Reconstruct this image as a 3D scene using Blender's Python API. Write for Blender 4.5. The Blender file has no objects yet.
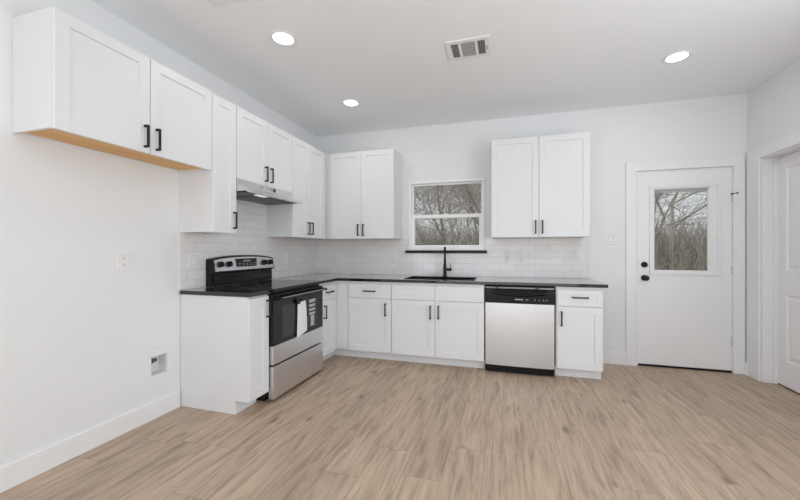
import bpy, bmesh, math, random
from mathutils import Vector, Matrix
random.seed(7)
C = bpy.context.scene.collection
S = 0.0254          # everything below is measured in inches: X from left wall, Y from back wall, Z up
def P(x, y, z): return Vector((x*S, -y*S, z*S))

# ------------------------------------------------------------------ camera
cam = bpy.data.cameras.new('camera'); co = bpy.data.objects.new('camera', cam); C.objects.link(co)
co.location = P(97.89, 163.06, 48.53); co.rotation_euler = (math.pi/2, 0, 0.274)
cam.sensor_width = 36; cam.lens = 339.9/800*36; cam.shift_x = -11/800; cam.shift_y = 0.0
cam.clip_start = .02
bpy.context.scene.camera = co
vs = bpy.context.scene.view_settings
vs.view_transform = 'Standard'; vs.look = 'None'; vs.gamma = 1; vs.use_curve_mapping = False
vs.exposure = 0.0
# ------------------------------------------------------------------ world: pale overcast winter sky
w = bpy.data.worlds.new('overcast'); bpy.context.scene.world = w; w.use_nodes = True
bg = w.node_tree.nodes['Background']; bg.inputs[0].default_value = (.86, .89, .92, 1); bg.inputs[1].default_value = 0.95
sl = bpy.data.lights.new('twig_fill_sun', 'SUN'); sl.energy = 2.4; sl.angle = .35; sl.color = (1, .95, .88)  # soft sun added to light the twigs under the overcast sky
so = bpy.data.objects.new('twig_fill_sun', sl); C.objects.link(so); so.rotation_euler = (math.radians(35), 0, math.radians(-62))
# ------------------------------------------------------------------ fill lights added out of view, in wall openings made for them
def area(name, loc, rot, sx, sy, power, col=(1, 1, 1), shape='RECTANGLE'):
    l = bpy.data.lights.new(name, 'AREA'); l.shape = shape; l.size = sx
    if shape == 'RECTANGLE': l.size_y = sy
    l.energy = power; l.color = col
    o = bpy.data.objects.new(name, l); C.objects.link(o); o.location = loc; o.rotation_euler = rot
    return o
H = 109.6; W = 188.2; REAR = 330.0
area('fill_rear', P(94, REAR+1, 48), (math.pi/2+.35, 0, 0), 4.2, 2.2, 52, (.925, .965, 1.0))
area('fill_side', P(W+5, 140, 54), (math.pi/2+.5, 0, math.pi/2), 2.2, 1.7, 56, (.925, .965, 1.0))
area('fill_left', P(-5, 240, 50), (math.pi/2+.6, 0, -math.pi/2), 2.2, 1.8, 50, (.925, .965, 1.0))
LAMP_W = 1.7

# ------------------------------------------------------------------ materials
def mat(name, col, rough=.5, metal=0, spec=.5, noise=0, nscale=5, bump=0, bscale=40, coat=0):
    m = bpy.data.materials.new(name); m.use_nodes = True; nt = m.node_tree; b = nt.nodes['Principled BSDF']
    b.inputs['Base Color'].default_value = (*col, 1); b.inputs['Roughness'].default_value = rough
    b.inputs['Metallic'].default_value = metal; b.inputs['Specular IOR Level'].default_value = spec
    if coat: b.inputs['Coat Weight'].default_value = coat; b.inputs['Coat Roughness'].default_value = .05
    tc = nt.nodes.new('ShaderNodeTexCoord')
    if noise:
        n = nt.nodes.new('ShaderNodeTexNoise'); n.inputs['Scale'].default_value = nscale; n.inputs['Detail'].default_value = 4
        nt.links.new(tc.outputs['Object'], n.inputs['Vector'])
        r = nt.nodes.new('ShaderNodeMapRange'); r.inputs[3].default_value = 1-noise; r.inputs[4].default_value = 1+noise
        nt.links.new(n.outputs['Fac'], r.inputs[0])
        mx = nt.nodes.new('ShaderNodeVectorMath'); mx.operation = 'SCALE'; mx.inputs[0].default_value = col
        nt.links.new(r.outputs[0], mx.inputs['Scale']); nt.links.new(mx.outputs[0], b.inputs['Base Color'])
    if bump:
        n2 = nt.nodes.new('ShaderNodeTexNoise'); n2.inputs['Scale'].default_value = bscale; n2.inputs['Detail'].default_value = 3
        nt.links.new(tc.outputs['Object'], n2.inputs['Vector'])
        bp = nt.nodes.new('ShaderNodeBump'); bp.inputs['Strength'].default_value = bump; bp.inputs['Distance'].default_value = .002
        nt.links.new(n2.outputs['Fac'], bp.inputs['Height']); nt.links.new(bp.outputs[0], b.inputs['Normal'])
    return m
M = {}
M['wall'] = mat('wall_paint', (.825, .835, .845), .55, noise=.006, nscale=2, bump=.15, bscale=120)
M['ceil'] = mat('ceiling_paint', (.925, .94, .955), .7, noise=.008, nscale=2, bump=.2, bscale=90)
M['trim'] = mat('trim_paint', (.85, .855, .865), .35)
M['vinyl'] = mat('window_vinyl', (.93, .93, .935), .3)
M['cab'] = mat('cabinet_lacquer', (.80, .81, .825), .38, noise=.006, nscale=3)
M['door'] = mat('door_paint', (.87, .87, .88), .38)
M['black'] = mat('matte_black_metal', (.010, .010, .011), .42, spec=.3)
M['blackp'] = mat('black_plastic', (.009, .009, .010), .3, spec=.25)
M['glassblk'] = mat('black_oven_glass', (.009, .009, .010), .09, spec=.35)
M['ovenwin'] = mat('oven_window_glass', (.04, .04, .042), .12, spec=.35)
M['plate'] = mat('white_plastic', (.84, .84, .84), .35)
M['slot'] = mat('dark_slot', (.05, .05, .05), .6)
M['greyplate'] = mat('vent_enamel', (.86, .86, .86), .4)
M['hinge'] = mat('satin_nickel', (.62, .62, .62), .4, metal=.6)
M['ventgrey'] = mat('vent_louvre_grey', (.42, .42, .43), .5)
M['ventdark'] = mat('vent_duct', (.10, .10, .10), .8)
M['sink'] = mat('black_composite', (.010, .010, .011), .5, noise=.3, nscale=200)
M['paper'] = mat('paper', (.86, .86, .85), .7)
M['greyprint'] = mat('grey_print', (.35, .35, .36), .7)
M['lightgrey'] = mat('light_grey_print', (.45, .45, .47), .5)
M['brass'] = mat('valve_brass', (.10, .14, .12), .35, metal=.6)
M['brown'] = mat('threshold_brown', (.12, .08, .06), .6)

def granite():
    m = mat('black_granite', (.010, .010, .011), .05, spec=.18, coat=1); nt = m.node_tree; b = nt.nodes['Principled BSDF']; b.inputs['Coat IOR'].default_value = 1.5
    tc = nt.nodes.new('ShaderNodeTexCoord'); v = nt.nodes.new('ShaderNodeTexVoronoi'); v.inputs['Scale'].default_value = 320
    nt.links.new(tc.outputs['Object'], v.inputs['Vector'])
    r = nt.nodes.new('ShaderNodeValToRGB'); r.color_ramp.elements[0].color = (.03, .03, .033, 1); r.color_ramp.elements[0].position = .05
    r.color_ramp.elements[1].color = (.012, .012, .013, 1); r.color_ramp.elements[1].position = .25
    nt.links.new(v.outputs['Distance'], r.inputs[0]); nt.links.new(r.outputs[0], b.inputs['Base Color'])
    return m
M['granite'] = granite()

def brushed(name, col, rough, axis):
    m = mat(name, col, rough, metal=1); nt = m.node_tree; b = nt.nodes['Principled BSDF']
    tc = nt.nodes.new('ShaderNodeTexCoord'); mp = nt.nodes.new('ShaderNodeMapping')
    sc = [260, 260, 260]; sc[axis] = 3; mp.inputs['Scale'].default_value = sc
    n = nt.nodes.new('ShaderNodeTexNoise'); n.inputs['Scale'].default_value = 1; n.inputs['Detail'].default_value = 3
    nt.links.new(tc.outputs['Object'], mp.inputs[0]); nt.links.new(mp.outputs[0], n.inputs['Vector'])
    r = nt.nodes.new('ShaderNodeMapRange'); r.inputs[3].default_value = rough-.06; r.inputs[4].default_value = rough+.06
    nt.links.new(n.outputs['Fac'], r.inputs[0]); nt.links.new(r.outputs[0], b.inputs['Roughness'])
    bp = nt.nodes.new('ShaderNodeBump'); bp.inputs['Strength'].default_value = .12; bp.inputs['Distance'].default_value = .0005
    nt.links.new(n.outputs['Fac'], bp.inputs['Height']); nt.links.new(bp.outputs[0], b.inputs['Normal'])
    return m
M['steel'] = brushed('brushed_steel', (.71, .73, .755), .34, 2)
M['steelh'] = brushed('brushed_steel_across', (.74, .75, .77), .36, 1)
M['hoodsteel'] = brushed('hood_steel', (.72, .72, .73), .30, 1)
M['filter'] = mat('hood_filter', (.30, .30, .31), .4, metal=.9)

def wood():
    m = mat('birch_underside', (.62, .38, .17), .55); nt = m.node_tree; b = nt.nodes['Principled BSDF']
    tc = nt.nodes.new('ShaderNodeTexCoord'); mp = nt.nodes.new('ShaderNodeMapping'); mp.inputs['Scale'].default_value = (30, 2, 30)
    n = nt.nodes.new('ShaderNodeTexNoise'); n.inputs['Scale'].default_value = 1.2; n.inputs['Detail'].default_value = 5
    nt.links.new(tc.outputs['Object'], mp.inputs[0]); nt.links.new(mp.outputs[0], n.inputs['Vector'])
    r = nt.nodes.new('ShaderNodeValToRGB'); r.color_ramp.elements[0].color = (.70, .37, .12, 1); r.color_ramp.elements[1].color = (.84, .52, .22, 1)
    r.color_ramp.elements[0].position = .3; r.color_ramp.elements[1].position = .7
    nt.links.new(n.outputs['Fac'], r.inputs[0]); nt.links.new(r.outputs[0], b.inputs['Base Color'])
    return m
M['wood'] = wood()

def tilemat(name, horiz):       # horiz: object axis that runs along the wall (0 = x, 1 = y)
    m = mat(name, (.82, .82, .83), .12); nt = m.node_tree; b = nt.nodes['Principled BSDF']
    tc = nt.nodes.new('ShaderNodeTexCoord'); sp = nt.nodes.new('ShaderNodeSeparateXYZ'); cb = nt.nodes.new('ShaderNodeCombineXYZ')
    nt.links.new(tc.outputs['Object'], sp.inputs[0]); nt.links.new(sp.outputs[horiz], cb.inputs[0]); nt.links.new(sp.outputs[2], cb.inputs[1])
    br = nt.nodes.new('ShaderNodeTexBrick'); nt.links.new(cb.outputs[0], br.inputs['Vector'])
    br.inputs['Scale'].default_value = 1; br.inputs['Brick Width'].default_value = 6.1*S; br.inputs['Row Height'].default_value = 3.0*S
    br.inputs['Mortar Size'].default_value = .075*S; br.inputs['Mortar Smooth'].default_value = .35; br.offset = .5
    br.inputs['Color1'].default_value = (.80, .80, .81, 1); br.inputs['Color2'].default_value = (.85, .85, .86, 1)
    br.inputs['Mortar'].default_value = (.66, .66, .66, 1)
    nt.links.new(br.outputs['Color'], b.inputs['Base Color'])
    bp = nt.nodes.new('ShaderNodeBump'); bp.invert = True; bp.inputs['Strength'].default_value = .6; bp.inputs['Distance'].default_value = .0012
    nt.links.new(br.outputs['Fac'], bp.inputs['Height'])
    n = nt.nodes.new('ShaderNodeTexNoise'); n.inputs['Scale'].default_value = 9; nt.links.new(tc.outputs['Object'], n.inputs['Vector'])
    b2 = nt.nodes.new('ShaderNodeBump'); b2.inputs['Strength'].default_value = .25; b2.inputs['Distance'].default_value = .004
    nt.links.new(n.outputs['Fac'], b2.inputs['Height']); nt.links.new(bp.outputs[0], b2.inputs['Normal']); nt.links.new(b2.outputs[0], b.inputs['Normal'])
    return m
M['tile_back'] = tilemat('subway_tile_back', 0); M['tile_left'] = tilemat('subway_tile_left', 1)

def floormat():
    m = mat('wood_look_plank', (.4, .3, .24), .42); nt = m.node_tree; b = nt.nodes['Principled BSDF']; L = nt.links
    uv = nt.nodes.new('ShaderNodeUVMap'); uv.uv_map = 'grain'
    at = nt.nodes.new('ShaderNodeAttribute'); at.attribute_name = 'plank'
    mp = nt.nodes.new('ShaderNodeMapping'); mp.inputs['Scale'].default_value = (15, 1.7, 1); L.new(uv.outputs[0], mp.inputs[0])
    n1 = nt.nodes.new('ShaderNodeTexNoise'); n1.inputs['Scale'].default_value = 1.6; n1.inputs['Detail'].default_value = 7; n1.inputs['Roughness'].default_value = .62; n1.inputs['Distortion'].default_value = .6
    L.new(mp.outputs[0], n1.inputs['Vector'])
    mp2 = nt.nodes.new('ShaderNodeMapping'); mp2.inputs['Scale'].default_value = (110, 3.5, 1); L.new(uv.outputs[0], mp2.inputs[0])
    n2 = nt.nodes.new('ShaderNodeTexNoise'); n2.inputs['Scale'].default_value = 1; n2.inputs['Detail'].default_value = 4; L.new(mp2.outputs[0], n2.inputs['Vector'])
    # knots
    mp3 = nt.nodes.new('ShaderNodeMapping'); mp3.inputs['Scale'].default_value = (5.5, 2.6, 1); L.new(uv.outputs[0], mp3.inputs[0])
    vo = nt.nodes.new('ShaderNodeTexVoronoi'); vo.inputs['Scale'].default_value = 1; L.new(mp3.outputs[0], vo.inputs['Vector'])
    kr = nt.nodes.new('ShaderNodeMapRange'); kr.inputs[1].default_value = .02; kr.inputs[2].default_value = .16; kr.inputs[3].default_value = .5; kr.inputs[4].default_value = 1.0
    L.new(vo.outputs['Distance'], kr.inputs[0])
    r = nt.nodes.new('ShaderNodeValToRGB'); e = r.color_ramp.elements
    e[0].position = .30; e[0].color = (.320, .228, .160, 1); e[1].position = .72; e[1].color = (.615, .470, .352, 1)
    k = e.new(.5); k.color = (.505, .376, .277, 1)
    L.new(n1.outputs['Fac'], r.inputs[0])
    f2 = nt.nodes.new('ShaderNodeMapRange'); f2.inputs[1].default_value = .3; f2.inputs[2].default_value = .7; f2.inputs[3].default_value = .88; f2.inputs[4].default_value = 1.10; L.new(n2.outputs['Fac'], f2.inputs[0])
    m1 = nt.nodes.new('ShaderNodeVectorMath'); m1.operation = 'SCALE'; L.new(r.outputs[0], m1.inputs[0]); L.new(f2.outputs[0], m1.inputs['Scale'])
    m2 = nt.nodes.new('ShaderNodeVectorMath'); m2.operation = 'SCALE'; L.new(m1.outputs[0], m2.inputs[0]); L.new(at.outputs['Fac'], m2.inputs['Scale'])
    m3 = nt.nodes.new('ShaderNodeVectorMath'); m3.operation = 'SCALE'; L.new(m2.outputs[0], m3.inputs[0]); L.new(kr.outputs[0], m3.inputs['Scale'])
    L.new(m3.outputs[0], b.inputs['Base Color'])
    bp = nt.nodes.new('ShaderNodeBump'); bp.inputs['Strength'].default_value = .35; bp.inputs['Distance'].default_value = .001
    L.new(n2.outputs['Fac'], bp.inputs['Height']); L.new(bp.outputs[0], b.inputs['Normal'])
    return m
M['floor'] = floormat()
M['grout'] = mat('floor_grout', (.27, .21, .17), .8)

def emis(name, col, s):
    m = bpy.data.materials.new(name); m.use_nodes = True; nt = m.node_tree; b = nt.nodes['Principled BSDF']
    b.inputs['Base Color'].default_value = (.8, .8, .8, 1); b.inputs['Emission Color'].default_value = (*col, 1); b.inputs['Emission Strength'].default_value = s
    return m
M['lens'] = emis('lamp_lens', (1, .99, .97), 6.0)
M['hoodlens'] = emis('hood_lamp_lens', (1, 1, 1), .6)
def glass():
    m = bpy.data.materials.new('window_glass'); m.use_nodes = True; nt = m.node_tree
    for n in list(nt.nodes): nt.nodes.remove(n)
    o = nt.nodes.new('ShaderNodeOutputMaterial'); mx = nt.nodes.new('ShaderNodeMixShader'); t = nt.nodes.new('ShaderNodeBsdfTransparent'); g = nt.nodes.new('ShaderNodeBsdfGlossy')
    g.inputs['Roughness'].default_value = .02; fr = nt.nodes.new('ShaderNodeFresnel'); fr.inputs[0].default_value = 1.2
    t.inputs[0].default_value = (.95, .96, .96, 1)
    nt.links.new(fr.outputs[0], mx.inputs[0]); nt.links.new(t.outputs[0], mx.inputs[1]); nt.links.new(g.outputs[0], mx.inputs[2]); nt.links.new(mx.outputs[0], o.inputs[0])
    return m
M['glass'] = glass()
M['bark'] = mat('winter_bark', (.31, .285, .26), .9, noise=.4, nscale=3)
M['bark2'] = mat('grey_bark', (.46, .43, .39), .9, noise=.35, nscale=3)
M['twig'] = mat('brown_twigs', (.40, .33, .28), .9, noise=.4, nscale=.8)
M['darktwig'] = mat('dark_twigs', (.20, .18, .14), .9, noise=.4, nscale=.8)
M['litter'] = mat('leaf_litter', (.24, .19, .14), .95, noise=.4, nscale=2)

# ------------------------------------------------------------------ helpers
WL = {}             # world position (inches) of each root
def new_bm(): return bmesh.new()
def bx(bm, x0, x1, y0, y1, z0, z1, bev=0):
    r = bmesh.ops.create_cube(bm, size=1)
    a = P(min(x0, x1), max(y0, y1), min(z0, z1)); b = P(max(x0, x1), min(y0, y1), max(z0, z1)); c = (a+b)/2; d = b-a
    for v in r['verts']: v.co = Vector((v.co.x*d.x, v.co.y*d.y, v.co.z*d.z)) + c
    if bev:
        es = list({e for v in r['verts'] for e in v.link_edges})
        bmesh.ops.bevel(bm, geom=es, offset=bev*S, segments=2, affect='EDGES', profile=.5)
    return bm
def cyl(bm, p0, p1, r0, r1=None, n=20, cap=True):
    r1 = r0 if r1 is None else r1
    a = P(*p0); b = P(*p1); d = b-a
    q = Vector((0, 0, 1)).rotation_difference(d.normalized()).to_matrix().to_4x4()
    bmesh.ops.create_cone(bm, cap_ends=cap, segments=n, radius1=r0*S, radius2=r1*S, depth=d.length, matrix=Matrix.Translation((a+b)/2) @ q)
def tube(bm, pts, r, n=12):
    pts = [P(*p) for p in pts]; rings = []; up = None
    rr = r if isinstance(r, (list, tuple)) else [r]*len(pts)
    for i, p in enumerate(pts):
        d = (pts[min(i+1, len(pts)-1)]-pts[max(i-1, 0)]).normalized()
        if up is None: up = Vector((1, 0, 0)) if abs(d.x) < .9 else Vector((0, 1, 0))
        s = d.cross(up).normalized(); up = s.cross(d).normalized()
        rings.append([bm.verts.new(p+(s*math.cos(2*math.pi*k/n)+up*math.sin(2*math.pi*k/n))*rr[i]*S) for k in range(n)])
    for a, b in zip(rings, rings[1:]):
        for k in range(n): bm.faces.new((a[k], a[(k+1) % n], b[(k+1) % n], b[k]))
    bm.faces.new(rings[0][::-1]); bm.faces.new(rings[-1])
def cells(bm, us, vs_, keep, w0, w1, f):
    """slab of grid cells; f(u,v,w)->inches xyz; missing cells are real holes with reveals"""
    V = {}
    def vert(i, j, k):
        if (i, j, k) not in V: V[(i, j, k)] = bm.verts.new(P(*f(us[i], vs_[j], (w0, w1)[k])))
        return V[(i, j, k)]
    n, m = len(us)-1, len(vs_)-1
    K = lambda i, j: 0 <= i < n and 0 <= j < m and keep((us[i]+us[i+1])/2, (vs_[j]+vs_[j+1])/2)
    for i in range(n):
        for j in range(m):
            if not K(i, j): continue
            for k in (0, 1): bm.faces.new([vert(i, j, k), vert(i+1, j, k), vert(i+1, j+1, k), vert(i, j+1, k)])
            for di, dj, a, b in ((-1, 0, (i, j), (i, j+1)), (1, 0, (i+1, j), (i+1, j+1)), (0, -1, (i, j), (i+1, j)), (0, 1, (i, j+1), (i+1, j+1))):
                if not K(i+di, j+dj): bm.faces.new([vert(*a, 0), vert(*b, 0), vert(*b, 1), vert(*a, 1)])
    bmesh.ops.recalc_face_normals(bm, faces=bm.faces)
def prism(bm, prof, y0, y1, f=lambda a, y, z: (a, y, z)):
    """profile of (a,z) points swept from y0 to y1"""
    A = [bm.verts.new(P(*f(a, y0, z))) for a, z in prof]; B = [bm.verts.new(P(*f(a, y1, z))) for a, z in prof]
    n = len(prof); fs = [bm.faces.new(A), bm.faces.new(B[::-1])]
    for i in range(n): fs.append(bm.faces.new((A[i], B[i], B[(i+1) % n], A[(i+1) % n])))
    bmesh.ops.recalc_face_normals(bm, faces=fs)
def link(name, bm, m, parent=None, at=None, smooth=False, bevel=0):
    w0 = WL[parent.name] if parent else (at or (0, 0, 0))
    bmesh.ops.recalc_face_normals(bm, faces=bm.faces)
    bmesh.ops.translate(bm, verts=bm.verts, vec=-P(*w0))
    me = bpy.data.meshes.new(name); bm.to_mesh(me); bm.free(); me.materials.append(m)
    if smooth:
        for p in me.polygons: p.use_smooth = True
    o = bpy.data.objects.new(name, me); C.objects.link(o)
    if parent: o.parent = parent
    else: o.location = P(*w0)
    WL[o.name] = w0
    if bevel:
        b = o.modifiers.new('bevel', 'BEVEL'); b.width = bevel*S; b.segments = 2; b.limit_method = 'ANGLE'; b.angle_limit = math.radians(40)
    return o
def thing(name, label, cat, at, group=None):
    o = bpy.data.objects.new(name, None); C.objects.link(o); o.empty_display_size = .05
    o.location = P(*at); WL[o.name] = at; o['label'] = label; o['category'] = cat
    if group: o['group'] = group
    return o
def tag(o, label, cat, group=None, kind=None):
    o['label'] = label; o['category'] = cat
    if group: o['group'] = group
    if kind: o['kind'] = kind
    return o
def struct(name, bm, m, at=None, label=None, **k):
    o = link(name, bm, m, at=at, **k); o['kind'] = 'structure'
    if label: o['label'] = label
    return o
def structroot(name, at, label=None):
    o = bpy.data.objects.new(name, None); C.objects.link(o); o.location = P(*at); WL[o.name] = at; o['kind'] = 'structure'; o.empty_display_size = .05
    if label: o['label'] = label
    return o
def dup(root, at, label):
    r = root.copy(); C.objects.link(r); r.location = P(*at); r['label'] = label; WL[r.name] = at
    for ch in list(root.children):
        c = ch.copy(); C.objects.link(c); c.parent = r
        for g in list(ch.children):
            d = g.copy(); C.objects.link(d); d.parent = c
    return r

# ------------------------------------------------------------------ room shell
# floor: 8.5 x 48 inch planks, each its own quad with its own grain offset, over grout
bm = new_bm(); pl = bm.faces.layers.float.new('tone'); uvl = bm.loops.layers.uv.new('grain'); cl = bm.loops.layers.float_color.new('plank')
known = {16: 77.3, 15: 68.8, 14: 84.8, 17: 60.4, 9: 92.9, 8: 84.4, 10: 79.6, 11: 101.0, 12: 71.0, 13: 44.0, 18: 92.0}
rf = random.Random(3)
x = -0.5; row = -1
while x < W+10:
    row += 1; x0 = -0.5+8.5*row; x = x0+8.5
    if x0 > W+9: break
    joint = known.get(row, rf.uniform(0, 48)) % 48
    yy = joint-48-48
    while yy < REAR+10:
        y0, y1 = yy, yy+48; yy += 48
        if y1 < -8: continue
        g = .036; a, b = max(x0+g, -4), min(x0+8.5-g, W+9); c, d = max(y0+g, -8), min(y1-g, REAR+8)
        if b <= a or d <= c: continue
        vs4 = [bm.verts.new(P(a, d, 0)), bm.verts.new(P(b, d, 0)), bm.verts.new(P(b, c, 0)), bm.verts.new(P(a, c, 0))]
        fc = bm.faces.new(vs4); ox, oy, t = rf.uniform(0, 50), rf.uniform(0, 50), rf.uniform(.90, 1.07)
        for lp in fc.loops:
            lp[uvl].uv = (lp.vert.co.x+ox, lp.vert.co.y+oy); lp[cl] = (t, t, t, 1)
me = bpy.data.meshes.new('floor'); bm.to_mesh(me); bm.free(); me.materials.append(M['floor'])
fo = bpy.data.objects.new('floor', me); C.objects.link(fo); fo['kind'] = 'structure'
bm = new_bm(); bx(bm, -4, W+9, -8, REAR+8, -3, -.04); g = link('floor_grout', bm, M['grout'], parent=None); g.parent = fo
bm = new_bm(); bx(bm, -4, W+9, -8, REAR+8, H, H+4); struct('ceiling', bm, M['ceil'])

WX0, WX1, WZ0, WZ1 = 50.9, 88.2, 48.4, 82.5           # kitchen window opening
DX0, DX1, DZ1 = 150.4, 184.1, 82.2                     # back door opening
bm = new_bm()
cells(bm, [-4, WX0, WX1, DX0, DX1, W+9], sorted([-.5, WZ0, WZ1, DZ1, H]),
      lambda u, v: not ((WX0 < u < WX1 and WZ0 < v < WZ1) or (DX0 < u < DX1 and v < DZ1)), 0, -5.5, lambda u, v, w_: (u, w_, v))
struct('wall_back', bm, M['wall'])
BY0, BY1, BZ0, BZ1 = 84.8, 89.7, 12.2, 17.9            # water supply box recess
bm = new_bm()
cells(bm, [-5.5, BY0, BY1, 192, 288, REAR+6], [-.5, BZ0, BZ1, 24, 92, H], lambda u, v: not ((BY0 < u < BY1 and BZ0 < v < BZ1) or (192 < u < 288 and 24 < v < 92)), 0, -4, lambda u, v, w_: (w_, u, v))  # larger hole is an unseen opening added for the left fill light
struct('wall_left', bm, M['wall'])
RY0, RY1, RZ1 = 7.6, 44.0, 82.4
bm = new_bm()
cells(bm, [0, RY0, RY1, 92, 188, REAR+6], [-.5, 20, RZ1, 92, H], lambda u, v: not ((RY0 < u < RY1 and v < RZ1) or (92 < u < 188 and 20 < v < 92)), W, W+6.5, lambda u, v, w_: (w_, u, v))  # second hole is an unseen opening added for the side fill light
struct('wall_right', bm, M['wall'])
bm = new_bm()
cells(bm, [-4, 10, 178, W+6.5], [-.5, 4, 92, H], lambda u, v: not (10 < u < 178 and 4 < v < 92), REAR, REAR+5, lambda u, v, w_: (u, w_, v))  # unseen opening added for the rear fill light
struct('wall_rear', bm, M['wall'])

# baseboards
bm = new_bm(); prism(bm, [(0, 0), (.6, 0), (.6, 4.8), (.45, 5.2), (0, 5.2)], 81.0, REAR); struct('baseboard_left', bm, M['trim'])
bm = new_bm(); prism(bm, [(0, 0), (.6, 0), (.6, 4.8), (.45, 5.2), (0, 5.2)], 131.0, 146.4, lambda a, y, z: (y, a, z)); struct('baseboard_back', bm, M['trim'])
bm = new_bm(); prism(bm, [(W, 0), (W-.6, 0), (W-.6, 4.8), (W-.45, 5.2), (W, 5.2)], 47.9, REAR); struct('baseboard_right', bm, M['trim'])

# casings
def casing(name, u0, u1, z1, cw, f, lab):
    bm = new_bm(); cells(bm, [u0, u0+cw, u1-cw, u1], [0, z1-cw, z1], lambda u, v: not (u0+cw < u < u1-cw and v < z1-cw), 0, .75, f)
    return struct(name, bm, M['trim'], bevel=.12, label=lab)
casing('trim_1', 146.4, 187.25, 85.2, 3.7, lambda u, v, w_: (u, w_, v), 'white flat casing around the back door with the glass pane')
bm = new_bm()       # right door casing: profile stepped, starts in the room corner
cells(bm, [.9, 7.6, 44, 47.8], [0, 82.4, 86.2], lambda u, v: not (7.6 < u < 44 and v < 82.4), W, W-.75, lambda u, v, w_: (w_, u, v))
struct('trim_2', bm, M['trim'], bevel=.15, label='white casing around the panelled door on the right')
bm = new_bm(); bx(bm, 187.0, W, .7, 1.7, 0, 4.9); struct('trim_3', bm, M['trim'], label='small white block of baseboard filling the corner')
# jambs lining the openings
bm = new_bm(); bx(bm, DX0, DX0+.55, -5.5, .02, 0, DZ1); bx(bm, DX1-.55, DX1, -5.5, .02, 0, DZ1); bx(bm, DX0+.55, DX1-.55, -5.5, .02, DZ1-.55, DZ1)
struct('trim_4', bm, M['trim'])
bm = new_bm(); bx(bm, W-.02, W+6.5, RY0, RY0+.5, 0, RZ1); bx(bm, W-.02, W+6.5, RY1-.5, RY1, 0, RZ1); bx(bm, W-.02, W+6.5, RY0+.5, RY1-.5, RZ1-.5, RZ1)
bx(bm, W+3.2, W+4.2, RY0+.5, RY0+1.1, 0, RZ1-.5)
struct('trim_5', bm, M['trim'])

# ------------------------------------------------------------------ window over the sink
win = structroot('window_1', ((WX0+WX1)/2, 0, WZ0), 'white single-hung window above the sink')
def ring(bm, x0, x1, z0, z1, t, y0, y1, tb=None, tt=None):
    tb = t if tb is None else tb; tt = t if tt is None else tt
    cells(bm, [x0, x0+t, x1-t, x1], [z0, z0+tb, z1-tt, z1], lambda u, v: not (x0+t < u < x1-t and z0+tb < v < z1-tt), y0, y1, lambda u, v, w_: (u, w_, v))
bm = new_bm(); ring(bm, WX0+.1, WX1-.1, WZ0+.05, WZ1-.1, 1.1, .35, -4.5, 1.9); link('window_frame', bm, M['vinyl'], win, bevel=.08)
mid = 65.0
bm = new_bm(); ring(bm, WX0+1.2, WX1-1.2, mid-.9, WZ1-1.2, .75, -2.2, -3.4); s1 = link('upper_sash', bm, M['vinyl'], win, bevel=.06)
bm = new_bm(); ring(bm, WX0+1.2, WX1-1.2, WZ0+1.3, mid+.9, 1.6, -.7, -2.1, 1.2, 1.7); s2 = link('lower_sash', bm, M['vinyl'], win, bevel=.06)
bm = new_bm(); bx(bm, WX0+1.9, WX1-1.9, -2.8, -2.9, mid-.2, WZ1-1.9); link('pane', bm, M['glass'], s1)
bm = new_bm(); bx(bm, WX0+2.7, WX1-2.7, -1.4, -1.5, WZ0+2.4, mid-.7); link('pane', bm, M['glass'], s2)
bm = new_bm(); bx(bm, 68.4, 70.4, -.75, -.2, mid+.9, mid+1.3, .08); link('sash_lock', bm, M['trim'], s2)
bm = new_bm(); bx(bm, 49.6, 89.1, .36, 1.7, 47.0, 48.3, .06); o = link('window_sill', bm, M['black'], win); o['label'] = 'black sill'

# ------------------------------------------------------------------ back door with glass
d1 = structroot('door_1', (167.2, 0, 0), 'white back door with a glass pane and black hardware')
GX0, GX1, GZ0, GZ1 = 156.4, 178.8, 39.4, 74.4
bm = new_bm(); cells(bm, [151.05, GX0, GX1, 183.5], [.9, GZ0, GZ1, 81.55], lambda u, v: not (GX0 < u < GX1 and GZ0 < v < GZ1), -.35, -2.1, lambda u, v, w_: (u, w_, v))
link('door_leaf', bm, M['door'], d1, bevel=.06)
bm = new_bm(); ring(bm, 155.2, 179.9, 38.4, 75.5, 1.2, .15, -2.5); link('pane_frame', bm, M['trim'], d1, bevel=.1)
bm = new_bm(); ring(bm, 156.3, 176.8, 39.5, 74.4, .75, -.25, -.8); link('inner_frame', bm, M['trim'], d1, bevel=.05)
bm = new_bm(); bx(bm, 156.5, 176.6, -1.2, -1.3, 39.6, 74.3); link('pane', bm, M['glass'], d1)
bl = new_bm()
bx(bl, 157.2, 175.9, -.9, -1.15, 73.0, 73.9)
for k in range(6): bx(bl, 157.2, 175.6, -.88, -1.12, 72.2+k*.13, 72.27+k*.13)
b_ = link('blind', bl, M['lightgrey'], d1); b_['label'] = 'raised grey blind stacked at the top of the pane'
bm = new_bm(); bx(bm, 175.6, 176.1, -.5, -.9, 40.2, 73.0); bx(bm, 177.5, 178.3, .1, -.4, 52.5, 55.5, .1); link('blind_slider', bm, M['plate'], d1)
bm = new_bm(); bx(bm, 176.8, 178.8, -.3, -.9, 39.5, 74.4, .05); link('slider_track', bm, M['trim'], d1)
for nm, z, knob in (('deadbolt', 42.4, 0), ('door_knob', 36.9, 1)):
    bm = new_bm(); cyl(bm, (153.4, -.35, z), (153.4, .25, z), 1.25, 1.15, 28)
    if knob:
        tube(bm, [(153.4, .2, z), (153.4, 1.0, z), (153.4, 1.3, z), (153.4, 1.8, z), (153.4, 2.3, z), (153.4, 2.5, z)], [.5, .5, .95, 1.15, 1.0, .5], 24)
    else: cyl(bm, (153.4, .2, z), (153.4, .7, z), .8, .7, 24); bx(bm, 153.2, 153.6, .6, 1.3, z-.55, z+.55, .08)
    link(nm, bm, M['black'], d1, smooth=False)
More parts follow.
